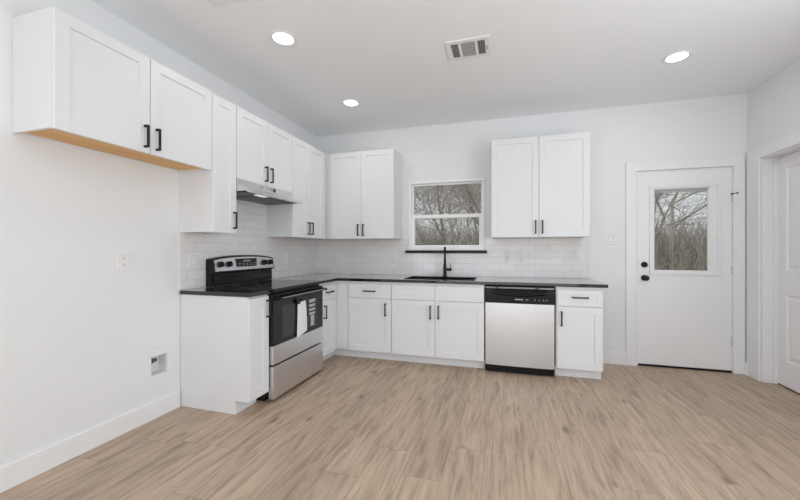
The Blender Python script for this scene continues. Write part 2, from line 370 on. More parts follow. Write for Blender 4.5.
for z in (12.3, 40.6, 69.0):
    bm = new_bm(); cyl(bm, (183.8, .0, z-1.9), (183.8, .0, z+1.9), .28, n=12); cyl(bm, (183.8, 0, z+1.9), (183.8, 0, z+2.2), .2, .05, 12); bx(bm, 183.3, 184.05, -.4, -.2, z-1.8, z+1.8); link('hinge', bm, M['hinge'], d1)
bm = new_bm(); cyl(bm, (183.6, .2, 70.6), (183.8, 2.3, 70.6), .12, n=8); cyl(bm, (183.8, 2.2, 70.6), (183.8, 2.7, 70.6), .3, n=12); bx(bm, 182.9, 184.9, .2, .5, 70.3, 70.9, .05); o = link('hinge_stop', bm, M['black'], d1); o['label'] = 'small dark hinge pin door stop'
bm = new_bm(); bx(bm, 151.0, 183.5, -.3, -2.2, .15, .88); o = link('door_sweep', bm, M['blackp'], d1); o['label'] = 'black rubber sweep'
bm = new_bm(); bx(bm, DX0+.55, DX1-.55, -.1, -5.5, 0, .14); link('threshold', bm, M['brown'], d1)

# ------------------------------------------------------------------ panelled door on the right
d2 = structroot('door_2', (W+5, 26, 0), 'white panelled door in the right wall')
XF = W+4.2
bm = new_bm()
r = bmesh.ops.create_cube(bm, size=1); a = P(XF, 43.4, .5); b = P(XF+1.4, 8.2, 81.8); c = (a+b)/2; dd = b-a
for v in r['verts']: v.co = Vector((v.co.x*dd.x, v.co.y*dd.y, v.co.z*dd.z))+c
bm.free(); bm = new_bm()
pan = [(12.6, 23.8), (27.8, 39.0)]; zr = [(9.3, 32.8), (41.3, 77.6)]
us = [8.2]+[v for p in pan for v in p]+[43.4]; zs = [.5]+[v for p in zr for v in p]+[81.8]
cells(bm, us, zs, lambda u, v: not (any(p[0] < u < p[1] for p in pan) and any(q[0] < v < q[1] for q in zr)), XF, XF+1.4, lambda u, v, w_: (w_, u, v))
for p in pan:
    for q in zr:
        # sunk moulding then raised field
        def rect(i, xx): return [bm.verts.new(P(xx, p[0]+i, q[0]+i)), bm.verts.new(P(xx, p[1]-i, q[0]+i)), bm.verts.new(P(xx, p[1]-i, q[1]-i)), bm.verts.new(P(xx, p[0]+i, q[1]-i))]
        R = [rect(0, XF), rect(.45, XF+.45), rect(.9, XF+.45), rect(1.9, XF+.12)]
        for A, B in zip(R, R[1:]):
            for k in range(4): bm.faces.new((A[k], A[(k+1) % 4], B[(k+1) % 4], B[k]))
        bm.faces.new(R[-1])
link('door_leaf', bm, M['door'], d2)
bm = new_bm(); cyl(bm, (XF, 40.8, 36), (XF-.4, 40.8, 36), 1.2, n=24); tube(bm, [(XF-.3, 40.8, 36), (XF-1.2, 40.8, 36), (XF-1.6, 40.8, 36), (XF-2.3, 40.8, 36), (XF-2.5, 40.8, 36)], [.5, .5, 1.1, 1.0, .4], 20); link('door_knob', bm, M['black'], d2)
bm = new_bm(); bx(bm, XF+.1, XF+1.3, 8.2, 43.4, .05, .45); link('door_sweep', bm, M['blackp'], d2)

# ------------------------------------------------------------------ cabinets
LEFT = lambda a, d, z: (d, a, z)      # run on the left wall, front faces +X
BACK = lambda a, d, z: (a, d, z)      # run on the back wall, front faces the camera
def bxm(bm, f, a0, a1, d0, d1, z0, z1, bev=0):
    p = f(a0, d0, z0); q = f(a1, d1, z1); bx(bm, p[0], q[0], p[1], q[1], p[2], q[2], bev)
def shaker(bm, f, a0, a1, z0, z1, df, th=.75, st=2.5, rec=.32):
    o = [(a0, z0), (a1, z0), (a1, z1), (a0, z1)]; i = [(a0+st, z0+st), (a1-st, z0+st), (a1-st, z1-st), (a0+st, z1-st)]
    e = .09; oe = [(a0+e, z0+e), (a1-e, z0+e), (a1-e, z1-e), (a0+e, z1-e)]
    i2 = [(a0+st+.05, z0+st+.05), (a1-st-.05, z0+st+.05), (a1-st-.05, z1-st-.05), (a0+st+.05, z1-st-.05)]
    def V(l, d): return [bm.verts.new(P(*f(a, d, z))) for a, z in l]
    R = [V(o, df-th), V(o, df-e), V(oe, df), V(i, df), V(i2, df-rec)]
    fs = [bm.faces.new(R[0])]
    for A, B in zip(R, R[1:]):
        for k in range(4): fs.append(bm.faces.new((A[k], A[(k+1) % 4], B[(k+1) % 4], B[k])))
    fs.append(bm.faces.new(R[-1])); bmesh.ops.recalc_face_normals(bm, faces=fs)
def handle(f, a, z, df, parent, vert=True, L=5.4):
    bm = new_bm(); h = L/2; t = .25
    if vert:
        bxm(bm, f, a-t, a+t, df+1.0, df+1.35, z-h, z+h, .05)
        for s in (-1, 1): bxm(bm, f, a-t, a+t, df-.03, df+1.05, z+s*(h-.2)-t, z+s*(h-.2)+t)
    else:
        bxm(bm, f, a-h, a+h, df+1.0, df+1.35, z-t, z+t, .05)
        for s in (-1, 1): bxm(bm, f, a+s*(h-.2)-t, a+s*(h-.2)+t, df-.03, df+1.05, z-t, z+t)
    link('handle', bm, M['black'], parent)
def cabinet(name, label, f, a0, a1, z0, z1, depth, fronts, base=False, group=None, sidewood=True, face=None, toe=None):
    """fronts: (kind, a0, a1, z0, z1, handle) with handle=(a,z,vertical) or None"""
    t = thing(name, label, 'cabinet', f((a0+a1)/2, depth/2, z0), group)
    bm = new_bm(); body = depth-.02
    if base:
        ta, tb = toe or (a0, a1)
        # hollow carcass: sides, back, bottom and a front panel behind the doors
        bxm(bm, f, a0, a0+.6, .15, body, 4, z1); bxm(bm, f, a1-.6, a1, .15, body, 4, z1); bxm(bm, f, a0+.6, a1-.6, .15, .75, 4, z1)
        bxm(bm, f, a0+.6, a1-.6, .75, body-.6, 4, 4.6); bxm(bm, f, a0+.6, a1-.6, body-.6, body, 4, z1)
        bxm(bm, f, ta, tb, 0.15, 21, 0.0, 4.0)
        link('body', bm, M['cab'], t)
    else:
        s = .6      # open-bottomed box: sides, back, front rail, top; wood bottom recessed
        bxm(bm, f, a0, a0+s, 0.05, body, z0, z1); bxm(bm, f, a1-s, a1, 0.05, body, z0, z1)
        bxm(bm, f, a0+s, a1-s, 0.05, .6, z0+.5, z1); bxm(bm, f, a0+s, a1-s, .6, body, z1-.6, z1); bxm(bm, f, a0+s, a1-s, body-.6, body, z0+.02, z1-.6)
        link('body', bm, M['cab'], t, bevel=.03)
        bm = new_bm(); bxm(bm, f, a0+s, a1-s, .6, body-.6, z0+.5, z0+1.0); u = link('underside', bm, M['wood'], t); u['label'] = 'bare honey coloured wood underside'
    for kind, b0, b1, c0, c1, hd in fronts:
        bm = new_bm(); dr = kind == 'drawer'
        shaker(bm, f, b0, b1, c0, c1, depth+.75, st=1.75 if dr else 2.5, rec=.22 if dr else .34)
        o = link(kind, bm, M['cab'], t)
        if hd: handle(f, hd[0], hd[1], depth+.75, o, hd[2])
    return t
G1 = 'upper cabinets on the left wall'; G2 = 'upper cabinets on the back wall'; G3 = 'base cabinets'
D = 12.0
cabinet('upper_cabinet', 'large short white cabinet over the empty fridge space, bare wood underneath', LEFT, 80.9, 118.0, 72.6, 96.3, D,
        [('door', 99.35, 117.95, 72.4, 96.2, (100.7, 76.3, True)), ('door', 80.95, 99.2, 72.4, 96.2, (97.8, 76.3, True))])
cabinet('upper_cabinet', 'narrow tall single-door white wall cabinet left of the range hood', LEFT, 71.3, 80.8, 54, 96, D,
        [('door', 71.35, 80.75, 53.9, 95.9, (72.6, 58.1, True))])
cabinet('upper_cabinet', 'short two-door white wall cabinet directly above the range hood', LEFT, 41.1, 71.2, 72.3, 96, D,
        [('door', 56.25, 71.1, 72.2, 95.9, (57.6, 76.3, True)), ('door', 41.15, 56.1, 72.2, 95.9, (54.7, 76.3, True))])
cabinet('upper_cabinet', 'tall two-door white wall cabinet between range hood and room corner', LEFT, 12.9, 41.0, 54, 96, D,
        [('door', 28.75, 40.95, 53.9, 95.9, (30.0, 58.1, True)), ('door', 15.9, 28.6, 53.9, 95.9, (27.3, 58.1, True))])
cabinet('upper_cabinet', 'tall two-door white wall cabinet in corner left of the window', BACK, 0.1, 47.3, 54, 96, D,
        [('door', 14.3, 30.7, 53.9, 95.9, (29.4, 58.1, True)), ('door', 30.85, 47.2, 53.9, 95.9, (32.1, 58.1, True))])
cabinet('upper_cabinet', 'wide two-door white wall cabinet right of the window above the dishwasher', BACK, 91.5, 130.2, 54, 96, D,
        [('door', 91.6, 110.75, 53.9, 95.9, (109.5, 58.1, True)), ('door', 110.9, 130.1, 53.9, 95.9, (112.2, 58.1, True))])
B = 24.0; TZ = 34.75
cabinet('base_cabinet', 'narrow white end base cabinet nearest the camera, left of the range', LEFT, 72.0, 80.6, 0, TZ, 25.1,
        [('door', 72.1, 80.55, 4.0, 34.2, (73.2, 30.3, True))], base=True)
cabinet('base_cabinet', 'white base cabinet in the corner just right of the range', LEFT, .2, 41.0, 0, TZ, B-.1,
        [('drawer', 27.0, 40.7, 27.5, 33.6, (32.3, 30.6, False)), ('door', 27.0, 40.7, 4.0, 27.3, (36.4, 22.6, True))], base=True)
cabinet('base_cabinet', 'white single-door base cabinet with drawer in corner left of the sink', BACK, 24.0, 50.1, 0, TZ, B,
        [('drawer', 30.2, 50.0, 27.5, 33.6, (40.2, 30.6, False)), ('door', 30.2, 50.0, 4.0, 27.3, (47.7, 22.8, True))], base=True, toe=(21.1, 50.1))
cabinet('base_cabinet', 'white two-door sink base cabinet with false drawer fronts below the faucet', BACK, 50.2, 89.3, 0, TZ, B,
        [('drawer', 50.3, 69.2, 27.5, 33.6, None), ('drawer', 69.35, 89.2, 27.5, 33.6, None),
         ('door', 50.3, 69.2, 4.0, 27.3, (67.5, 22.6, True)), ('door', 69.35, 89.2, 4.0, 27.3, (70.9, 22.8, True))], base=True)
cabinet('base_cabinet', 'narrow white base cabinet with drawer at the right end beside the dishwasher', BACK, 115.9, 132.0, 0, TZ, B,
        [('drawer', 116.3, 131.6, 27.5, 33.6, (124.2, 30.9, False)), ('door', 116.3, 131.6, 4.0, 27.3, (117.7, 22.8, True))], base=True)

# ------------------------------------------------------------------ countertops
SX0, SX1, SY0, SY1 = 55.3, 84.8, 8.6, 21.0
bm = new_bm()
cells(bm, [.35, 25.5, SX0, SX1, 133.3], [.35, SY0, SY1, 25.5, 41.1],
      lambda u, v: (v < 25.5 or u < 25.5) and not (SX0 < u < SX1 and SY0 < v < SY1), 34.78, 36.0, lambda u, v, w_: (u, v, w_))
tag(link('countertop', bm, M['granite'], at=(40, 12, 34.78), bevel=.08), 'long L-shaped polished black countertop holding the sink', 'countertop')
bm = new_bm(); bx(bm, .35, 26.3, 71.9, 81.0, 34.78, 36.0)
tag(link('countertop', bm, M['granite'], at=(12, 76, 34.78), bevel=.08), 'short polished black countertop on end cabinet left of the range', 'countertop')
# backsplash
bm = new_bm()
cells(bm, [0, 49.5, 89.2, 132.8], [36.03, 47.0, 53.98], lambda u, v: not (49.5 < u < 89.2 and v > 47.0), 0.01, .35, lambda u, v, w_: (u, w_, v))
bm2 = new_bm(); bm.free(); bm = new_bm(); bm2.free()
cells(bm, [0.36, WX0, WX1, 132.8], [36.03, 46.98, 53.98], lambda u, v: v < 47 or not (WX0 < u < WX1), 0.01, .35, lambda u, v, w_: (u, w_, v))
tag(link('backsplash', bm, M['tile_back'], at=(107.3, 0, 36.0)), 'glossy white subway tile backsplash on the back wall beneath the window', 'backsplash')
bm = new_bm()
cells(bm, [0.01, 41.1, 71.3, 81.0], [36.03, 53.98, 67.2], lambda u, v: v < 54 or 41.1 < u < 71.3, 0.01, .35, lambda u, v, w_: (w_, u, v))
tag(link('backsplash', bm, M['tile_left'], at=(0, 60, 36.0)), 'glossy white subway tile backsplash on the left wall behind the range', 'backsplash')

# ------------------------------------------------------------------ sink and faucet
sk = thing('kitchen_sink', 'black rectangular undermount sink set in the long black countertop', 'sink', (70, 15, 26))
bm = new_bm()
def rr(x0, x1, y0, y1, z): return [bm.verts.new(P(x0, y0, z)), bm.verts.new(P(x1, y0, z)), bm.verts.new(P(x1, y1, z)), bm.verts.new(P(x0, y1, z))]
R = [rr(SX0-.6, SX1+.6, SY0-.6, SY1+.6, 34.75), rr(SX0+.02, SX1-.02, SY0+.02, SY1-.02, 34.75), rr(SX0+.2, SX1-.2, SY0+.2, SY1-.2, 27), rr(SX0+1, SX1-1, SY0+1, SY1-1, 26.3)]
for A, Bq in zip(R, R[1:]):
    for k in range(4): bm.faces.new((A[k], A[(k+1) % 4], Bq[(k+1) % 4], Bq[k]))
bm.faces.new(R[-1]); link('basin', bm, M['sink'], sk)
bm = new_bm(); ring2 = cells(bm, [SX0-.35, SX0+.25, SX1-.25, SX1+.35], [SY0-.35, SY0+.25, SY1-.25, SY1+.35], lambda u, v: not (SX0+.25 < u < SX1-.25 and SY0+.25 < v < SY1-.25), 36.0, 36.22, lambda u, v, w_: (u, v, w_))
link('rim', bm, M['sink'], sk, bevel=.06)
bm = new_bm(); cyl(bm, (70, 15, 26.32), (70, 15, 26.5), 1.8, 1.7, 24); link('drain', bm, M['steel'], sk)
fx, fy = 70.1, 5.6
fc = thing('faucet', 'matte black pull-down spring faucet behind the sink', 'faucet', (fx, fy, 36.0))
bm = new_bm(); cyl(bm, (fx, fy, 36.0), (fx, fy, 36.3), 1.25, 1.2, 28); cyl(bm, (fx, fy, 36.3), (fx, fy, 41.6), .82, .78, 28); cyl(bm, (fx, fy, 41.6), (fx, fy, 42.0), .78, .5, 28); link('faucet_body', bm, M['black'], fc)
arc = [(fx, fy, 41.9), (fx, fy, 44.5), (fx, fy, 46.5)]+[(fx, fy+3.1*(1-math.cos(t*math.pi/12)), 46.5+3.1*math.sin(t*math.pi/12)) for t in range(1, 12)]+[(fx, fy+6.2, 46.5), (fx, fy+6.2, 45)]
bm = new_bm(); arc = [(p[0]+(p[1]-fy)*.18, p[1], p[2]) for p in arc]; tube(bm, arc, .36, 14); sp = link('spout', bm, M['black'], fc, smooth=True)
bm = new_bm()
pts = []; N = 26*10
def along(s):
    Ls = [0]
    for p, q in zip(arc, arc[1:]): Ls.append(Ls[-1]+math.dist(p, q))
    d = s*Ls[-1]
    for i in range(len(arc)-1):
        if d <= Ls[i+1] or i == len(arc)-2:
            t = (d-Ls[i])/(Ls[i+1]-Ls[i]); return [arc[i][k]+(arc[i+1][k]-arc[i][k])*t for k in range(3)], Vector([arc[i+1][k]-arc[i][k] for k in range(3)]).normalized()
for i in range(N+1):
    p, d = along(.1+.85*i/N); sd = Vector((1, 0, 0)); up = d.cross(sd).normalized(); an = 2*math.pi*i/10
    q = Vector(p)+(sd*math.cos(an)+up*math.sin(an))*.46; pts.append(tuple(q))
tube(bm, pts, .09, 5); link('spring', bm, M['black'], fc, smooth=True)
bm = new_bm(); cyl(bm, (fx+1.12, fy+6.2, 45.2), (fx+1.12, fy+6.2, 41.2), .5, .62, 24); link('spray_head', bm, M['black'], fc)
bm = new_bm(); cyl(bm, (fx+.5, fy, 39.4), (fx+3.1, fy, 39.4), .62, .62, 24); cyl(bm, (fx+2.75, fy, 39.6), (fx+2.6, fy, 42.1), .16, .13, 12); link('lever', bm, M['black'], fc)

# ------------------------------------------------------------------ range
RG = thing('range', 'free-standing stainless and black electric range with glass cooktop', 'range', (13, 56.5, 0))
y0, y1 = 41.35, 71.75
bm = new_bm(); bx(bm, .6, 25.2, y0, y1, 2.0, 35.2); bx(bm, 3, 23, y0+1, y1-1, 0, 2.0); link('body', bm, M['blackp'], RG)
bm = new_bm(); bx(bm, 3.6, 27.4, y0-.05, y1+.05, 35.25, 36.25, .2); link('cooktop', bm, M['glassblk'], RG)
ck = bpy.data.objects['cooktop']
for cx_, cy_, rad in ((20, 49, 4.5), (20, 64, 3.6), (10, 49, 3.3), (10, 64, 4.0)):
    A = []; Bv = []; rings = new_bm()
    for k in range(40):
        an = 2*math.pi*k/40
        A.append(rings.verts.new(P(cx_+rad*math.cos(an), cy_+rad*math.sin(an), 36.262))); Bv.append(rings.verts.new(P(cx_+(rad+.12)*math.cos(an), cy_+(rad+.12)*math.sin(an), 36.262)))
    for k in range(40): rings.faces.new((A[k], A[(k+1) % 40], Bv[(k+1) % 40], Bv[k]))
    link('burner_mark', rings, M['greyprint'], ck)
# oven door
bm = new_bm(); bx(bm, 25.3, 27.0, y0+.15, y1-.15, 18.0, 34.3, .12); od = link('oven_door', bm, M['glassblk'], RG)
bm = new_bm(); bx(bm, 25.3, 27.1, y0+.15, y1-.15, 12.1, 18.0, .1); o = link('door_panel', bm, M['steelh'], od); o['label'] = 'brushed steel lower band'
bm = new_bm(); bx(bm, 26.95, 27.03, 46.0, 67.0, 19.6, 30.2); link('oven_window', bm, M['ovenwin'], od)
bm = new_bm(); tube(bm, [(28.9, y0+.6, 33.0), (28.95, y0+3, 33.1), (28.95, y1-3, 33.1), (28.9, y1-.6, 33.0)], .42, 14)
for yy in (y0+1.1, y1-1.1): bx(bm, 26.9, 29.0, yy-.5, yy+.5, 32.5, 33.6, .15)
link('oven_handle', bm, M['blackp'], od)
bm = new_bm()
bx(bm, 29.05, 29.36, y0+2, y1-2, 33.15, 33.35, .04); o = link('handle_highlight', bm, M['steelh'], bpy.data.objects['oven_handle'])  # steel strip put in for the highlight along the black handle
bm = new_bm(); bx(bm, 27.03, 27.06, 47.4, 51.2, 19.8, 30.0); st = link('striped_patch', bm, M['ovenwin'], od); st['label'] = 'pale striped patch on the oven glass'  # thin patch carrying pale stripes on the oven glass
bm = new_bm()
for z0_, z1_ in ((28.8, 30.0), (27.2, 28.2), (25.7, 26.6), (24.3, 25.1)): bx(bm, 27.06, 27.075, 47.3, 51.3, z0_, z1_)
bx(bm, 27.06, 27.075, 48.0, 50.3, 20.0, 24.0)
link('patch_stripes', bm, M['lightgrey'], st)
# storage drawer
bm = new_bm(); bx(bm, 25.3, 27.1, y0+.15, y1-.15, 1.2, 11.5, .12); link('storage_drawer', bm, M['steelh'], RG)
# backguard: arched black housing with tilted steel control face
bm = new_bm()
n = 24; top = lambda y: 45.5+1.1*(1-abs((y-56.55)/15.2)**2.6)
prof0 = []
def col(y):
    t = top(y)
    return [(.6, 36.25), (3.0, 36.25), (2.9, 40.5), (4.1, 41.0), (3.4, t-.25), (3.0, t), (.9, t), (.6, t-.3)]
ys = [y0+(y1-y0)*k/n for k in range(n+1)]
cols = [[bm.verts.new(P(a, y, z)) for a, z in col(y)] for y in ys]
for A, Bq in zip(cols, cols[1:]):
    for k in range(8): bm.faces.new((A[k], A[(k+1) % 8], Bq[(k+1) % 8], Bq[k]))
bm.faces.new(cols[0]); bm.faces.new(cols[-1][::-1]); bk = link('backguard', bm, M['blackp'], RG)
bm = new_bm()
def face(y, t): a0, z0_ = 4.1, 41.0; a1, z1_ = 3.4, top(y)-.25; return (a0+(a1-a0)*t+.06, z0_+(z1_-z0_)*t)
F0 = [(y, face(y, .06), face(y, .93)) for y in [y0+.5+(y1-y0-1.0)*k/n for k in range(n+1)]]
L1 = [bm.verts.new(P(f0[0], y, f0[1])) for y, f0, f1 in F0]; L2 = [bm.verts.new(P(f1[0], y, f1[1])) for y, f0, f1 in F0]
for k in range(n): bm.faces.new((L1[k], L1[k+1], L2[k+1], L2[k]))
r = bmesh.ops.extrude_face_region(bm, geom=list(bm.faces)); bmesh.ops.translate(bm, verts=[v for v in r['geom'] if isinstance(v, bmesh.types.BMVert)], vec=Vector((-.08*S, 0, 0)))
link('control_panel', bm, M['steelh'], bk)
bm = new_bm(); bx(bm, 3.4, 4.02, 51.6, 61.9, 42.4, 45.4, .05); o = link('display', bm, M['glassblk'], bk)
for k in range(5):
    for j in range(2): bm = new_bm(); bx(bm, 4.02, 4.04, 52.3+k*1.9, 53.2+k*1.9, 42.9+j*.6, 43.1+j*.6); link('display_mark', bm, M['greyprint'], o)
bm = new_bm(); bx(bm, 4.02, 4.04, 55.0, 58.6, 44.3, 44.8); link('display_mark', bm, M['greyprint'], o)
for yy in (43.9, 47.4, 65.3, 69.1):
    bm = new_bm(); cyl(bm, (3.5, yy, 43.5), (4.8, yy, 43.7), 1.05, .95, 28); bx(bm, 4.7, 5.2, yy-.2, yy+.2, 42.9, 44.5, .05); link('knob', bm, M['black'], bk)
bm = new_bm(); bx(bm, 2.9, 3.3, y0+.8, y1-.8, 37.4, 39.9, .06); link('vent_strip', bm, M['glassblk'], bk)

# paper tag with its clip
pt = thing('paper_leaflet', 'white folded leaflet clipped to the oven door handle', 'paper', (28.2, 56.6, 19))
bm = new_bm(); grid = []
for i in range(9):
    t = i/8; z = 30.2-11.4*t; row_ = []
    for j in range(5):
        s = j/4; yy = 59.3+.6*t-(5.0+.9*t)*s; row_.append(bm.verts.new(P(27.6+.35*math.sin(t*2.2)*(.3+s)+.15*math.sin(s*5), yy, z-(.7*(1-s)*t)+(.35*s*t))))
    grid.append(row_)
for i in range(8):
    for j in range(4): bm.faces.new((grid[i][j], grid[i][j+1], grid[i+1][j+1], grid[i+1][j]))
r = bmesh.ops.extrude_face_region(bm, geom=list(bm.faces)); bmesh.ops.translate(bm, verts=[v for v in r['geom'] if isinstance(v, bmesh.types.BMVert)], vec=Vector((-.06*S, 0, 0)))
link('sheet', bm, M['paper'], pt, smooth=False)
bm = new_bm(); bx(bm, 27.4, 27.95, 58.2, 60.1, 29.6, 31.4, .08); tube(bm, [(27.7, 59.1, 31.2), (28.3, 59.1, 32.4), (28.9, 59.1, 33.62)], .07, 6); o = link('clip', bm, M['blackp'], pt); o['label'] = 'small black clip'

# ------------------------------------------------------------------ range hood
hd = thing('range_hood', 'slim stainless range hood under the short cabinet above the range', 'range hood', (8, 56, 67))
hy0, hy1 = 41.2, 71.2
bm = new_bm(); prism(bm, [(.4, 72.2), (12.9, 72.2), (12.9, 69.9), (17.6, 68.1), (17.6, 67.4), (17.0, 67.3), (16.4, 67.9), (.9, 67.9), (.4, 67.3)], hy0, hy1); link('hood_body', bm, M['hoodsteel'], hd, bevel=.04)
bm = new_bm(); bx(bm, 1.2, 16.2, hy0+.5, hy1-.5, 67.5, 67.85); link('underside', bm, M['blackp'], hd)
bm = new_bm(); bx(bm, 2.5, 13, hy0+6, hy1-8, 67.35, 67.55); 
for k in range(16): bx(bm, 2.8, 12.7, hy0+6.5+k, hy0+6.9+k, 67.28, 67.36)
link('filter', bm, M['filter'], hd)
bm = new_bm(); bx(bm, 14.2, 16.1, 60.3, 65.2, 67.3, 67.5, .08); o = link('lamp_cover', bm, M['hoodlens'], hd); o['label'] = 'pale translucent lamp cover'
for k, yy in enumerate((59.6, 56.8, 54.4)):
    bm = new_bm(); bx(bm, 12.88, 13.05, yy-.8, yy+.8, 70.5, 71.6, .05); link('button', bm, M['ventgrey'], hd)
bm = new_bm(); bx(bm, 12.88, 13.1, 52.2, 53.1, 70.4, 71.7, .05); o = link('rocker_switch', bm, M['blackp'], hd); o['label'] = 'black rocker switch'

# ------------------------------------------------------------------ dishwasher
dw = thing('dishwasher', 'stainless dishwasher with black control panel under the right countertop', 'dishwasher', (102.6, 12, 0))
a0, a1 = 89.7, 115.4
bm = new_bm(); bx(bm, a0, a1, 1.0, 23.4, 3.0, 33.9); bx(bm, a0+.8, a1-.8, 2, 20, 0, 3.0); link('body', bm, M['ventgrey'], dw)
bm = new_bm(); 
pf = [(a0+.1, 23.4)]+[(a0+.1+(a1-a0-.2)*k/24, 24.75+.4*(1-abs(k/12-1)**3)) for k in range(25)]+[(a1-.1, 23.4)]
A = [bm.verts.new(P(x_, y_, 3.3)) for x_, y_ in pf]; Bq = [bm.verts.new(P(x_, y_, 27.7)) for x_, y_ in pf]
bm.faces.new(A); bm.faces.new(Bq[::-1])
for k in range(len(pf)): bm.faces.new((A[k], A[(k+1) % len(pf)], Bq[(k+1) % len(pf)], Bq[k]))
dp = link('door_panel', bm, M['steel'], dw, smooth=True); e_ = dp.modifiers.new('edges', 'EDGE_SPLIT'); e_.split_angle = math.radians(30)
bm = new_bm()   # control panel with a scooped finger recess
nn = 20
def cpf(x):
    t = (x-a0)/(a1-a0); s = max(0, 1-((t-.5)/.42)**2); return 33.3, 31.6-1.1*s, .9*min(1, s*3)
xs_ = [a0+.05+(a1-a0-.1)*k/nn for k in range(nn+1)]; cols = []
for x_ in xs_:
    t_, m_, dep = cpf(x_); cols.append([bm.verts.new(P(x_, y, z)) for y, z in ((23.4, 27.8), (25.0, 27.8), (25.1, m_-.1), (25.1-dep*.9, m_+.15), (25.0-dep*.6, t_-.5), (25.0, t_-.25), (24.7, t_), (23.4, t_))])
for A, Bq in zip(cols, cols[1:]):
    for k in range(8): bm.faces.new((A[k], A[(k+1) % 8], Bq[(k+1) % 8], Bq[k]))
bm.faces.new(cols[0]); bm.faces.new(cols[-1][::-1]); cp = link('control_panel', bm, M['blackp'], dw)
bm = new_bm()
bx(bm, 101.0, 104.0, 25.02, 25.08, 29.15, 29.55); link('panel_mark', bm, M['lightgrey'], cp)
for q in (105.2, 105.8, 108.3, 109.9, 111.4, 112.6):
    bm = new_bm(); bx(bm, q-.18, q+.18, 25.02, 25.08, 29.15, 29.5); link('panel_mark', bm, M['lightgrey'], cp)
bm = new_bm(); bx(bm, a0+.1, a1-.1, 21.5, 23.6, .3, 3.1); link('kick_plate', bm, M['blackp'], dw)
for q in (94.2, 109.4):
    bm = new_bm(); bx(bm, q-.3, q+.3, 23.8, 24.6, 33.3, 34.7); link('mounting_clip', bm, M['slot'], dw)

# ------------------------------------------------------------------ wall plates
def plate(f, a, z, gang, kinds, label, d=0.0, cat='outlet'):
    w_ = 2.9 if gang == 1 else 4.7
    t = thing('wall_outlet' if cat == 'outlet' else 'light_switch', label, cat, f(a, d, z-2.4))
    bm = new_bm(); bxm(bm, f, a-w_/2, a+w_/2, d+.01, d+.27, z-2.35, z+2.35, .1); link('cover_plate', bm, M['plate'], t)
    for k, kd in enumerate(kinds):
        c = a+(k-(len(kinds)-1)/2)*1.85
        if kd == 'duplex':
            for s in (-.85, .85):
                bm = new_bm(); bxm(bm, f, c-.65, c+.65, d+.2, d+.34, z+s-.6, z+s+.6, .06); o = link('socket', bm, M['plate'], t)
                bm = new_bm()
                bxm(bm, f, c-.3, c-.2, d+.33, d+.35, z+s-.05, z+s+.3); bxm(bm, f, c+.2, c+.3, d+.33, d+.35, z+s-.05, z+s+.3); bxm(bm, f, c-.08, c+.08, d+.33, d+.35, z+s-.4, z+s-.22); link('slot', bm, M['slot'], o)
        else:
            bm = new_bm(); bxm(bm, f, c-.66, c+.66, d+.2, d+.32, z-1.32, z+1.32, .04); o = link('rocker', bm, M['plate'], t)
            bm = new_bm(); bxm(bm, f, c-.72, c+.72, d+.2, d+.281, z-1.4, z+1.4); link('rocker_gap', bm, M['greyprint'], t)
            if kd == 'gfci':
                bm = new_bm()
                for s in (-.75, .75): bxm(bm, f, c-.3, c-.2, d+.31, d+.33, z+s-.15, z+s+.2); bxm(bm, f, c+.2, c+.3, d+.31, d+.33, z+s-.15, z+s+.2)
                bxm(bm, f, c-.3, c+.3, d+.31, d+.34, z-.2, z+.2); link('slot', bm, M['slot'], o)
    return t
plate(LEFT, 97.0, 45.4, 1, ['duplex'], 'white wall outlet on the bare left wall in the fridge space')
plate(LEFT, 76.6, 45.3, 1, ['rocker'], 'white outlet plate on tile left of the range backguard', .35)
plate(LEFT, 28.6, 44.4, 1, ['duplex'], 'white outlet on left tile between range and corner', .35)
plate(BACK, 12.9, 44.7, 1, ['duplex'], 'white outlet on back tile nearest the room corner', .35)
plate(BACK, 43.3, 44.7, 1, ['duplex'], 'white outlet on back tile just left of the window', .35)
plate(BACK, 98.2, 45.6, 1, ['gfci'], 'white square-faced outlet on tile, first one right of the window', .35)
plate(BACK, 103.9, 45.6, 1, ['duplex'], 'white outlet on tile, second one right of the window', .35)
plate(BACK, 128.6, 45.7, 1, ['rocker'], 'white single switch at the right end of the tile', .35, 'switch')
plate(BACK, 141.6, 53.3, 2, ['rocker', 'rocker'], 'white double light switch on wall beside the back door', 0, 'switch')

# water supply box
wb = thing('water_supply_box', 'white recessed water supply box low in the fridge space', 'supply box', (0, 87.2, 10))
bm = new_bm(); cells(bm, [83.2, BY0+.05, BY1-.05, 91.3], [10.7, BZ0+.05, BZ1-.05, 19.5], lambda u, v: not (BY0 < u < BY1 and BZ0 < v < BZ1), .01, .22, lambda u, v, w_: (w_, u, v)); link('frame', bm, M['plate'], wb, bevel=.05)
bm = new_bm()
bx(bm, -3.3, -3.1, BY0+.05, BY1-.05, BZ0+.05, BZ1-.05); bx(bm, -3.1, .0, BY0+.05, BY0+.2, BZ0+.05, BZ1-.05); bx(bm, -3.1, .0, BY1-.2, BY1-.05, BZ0+.05, BZ1-.05); bx(bm, -3.1, 0, BY0+.2, BY1-.2, BZ0+.05, BZ0+.2); bx(bm, -3.1, 0, BY0+.2, BY1-.2, BZ1-.2, BZ1-.05)
link('box', bm, M['plate'], wb)
bm = new_bm(); cyl(bm, (-2.2, 88.2, 17.6), (-2.2, 88.2, 15.4), .38, n=14); cyl(bm, (-2.2, 88.2, 16.4), (-.8, 88.2, 16.4), .3, n=14); cyl(bm, (-.9, 87.5, 16.4), (-.9, 88.9, 16.4), .55, n=14); bx(bm, -2.5, -1.9, 87.2, 89.2, 15.3, 15.7, .08)
link('valve', bm, M['brass'], wb)

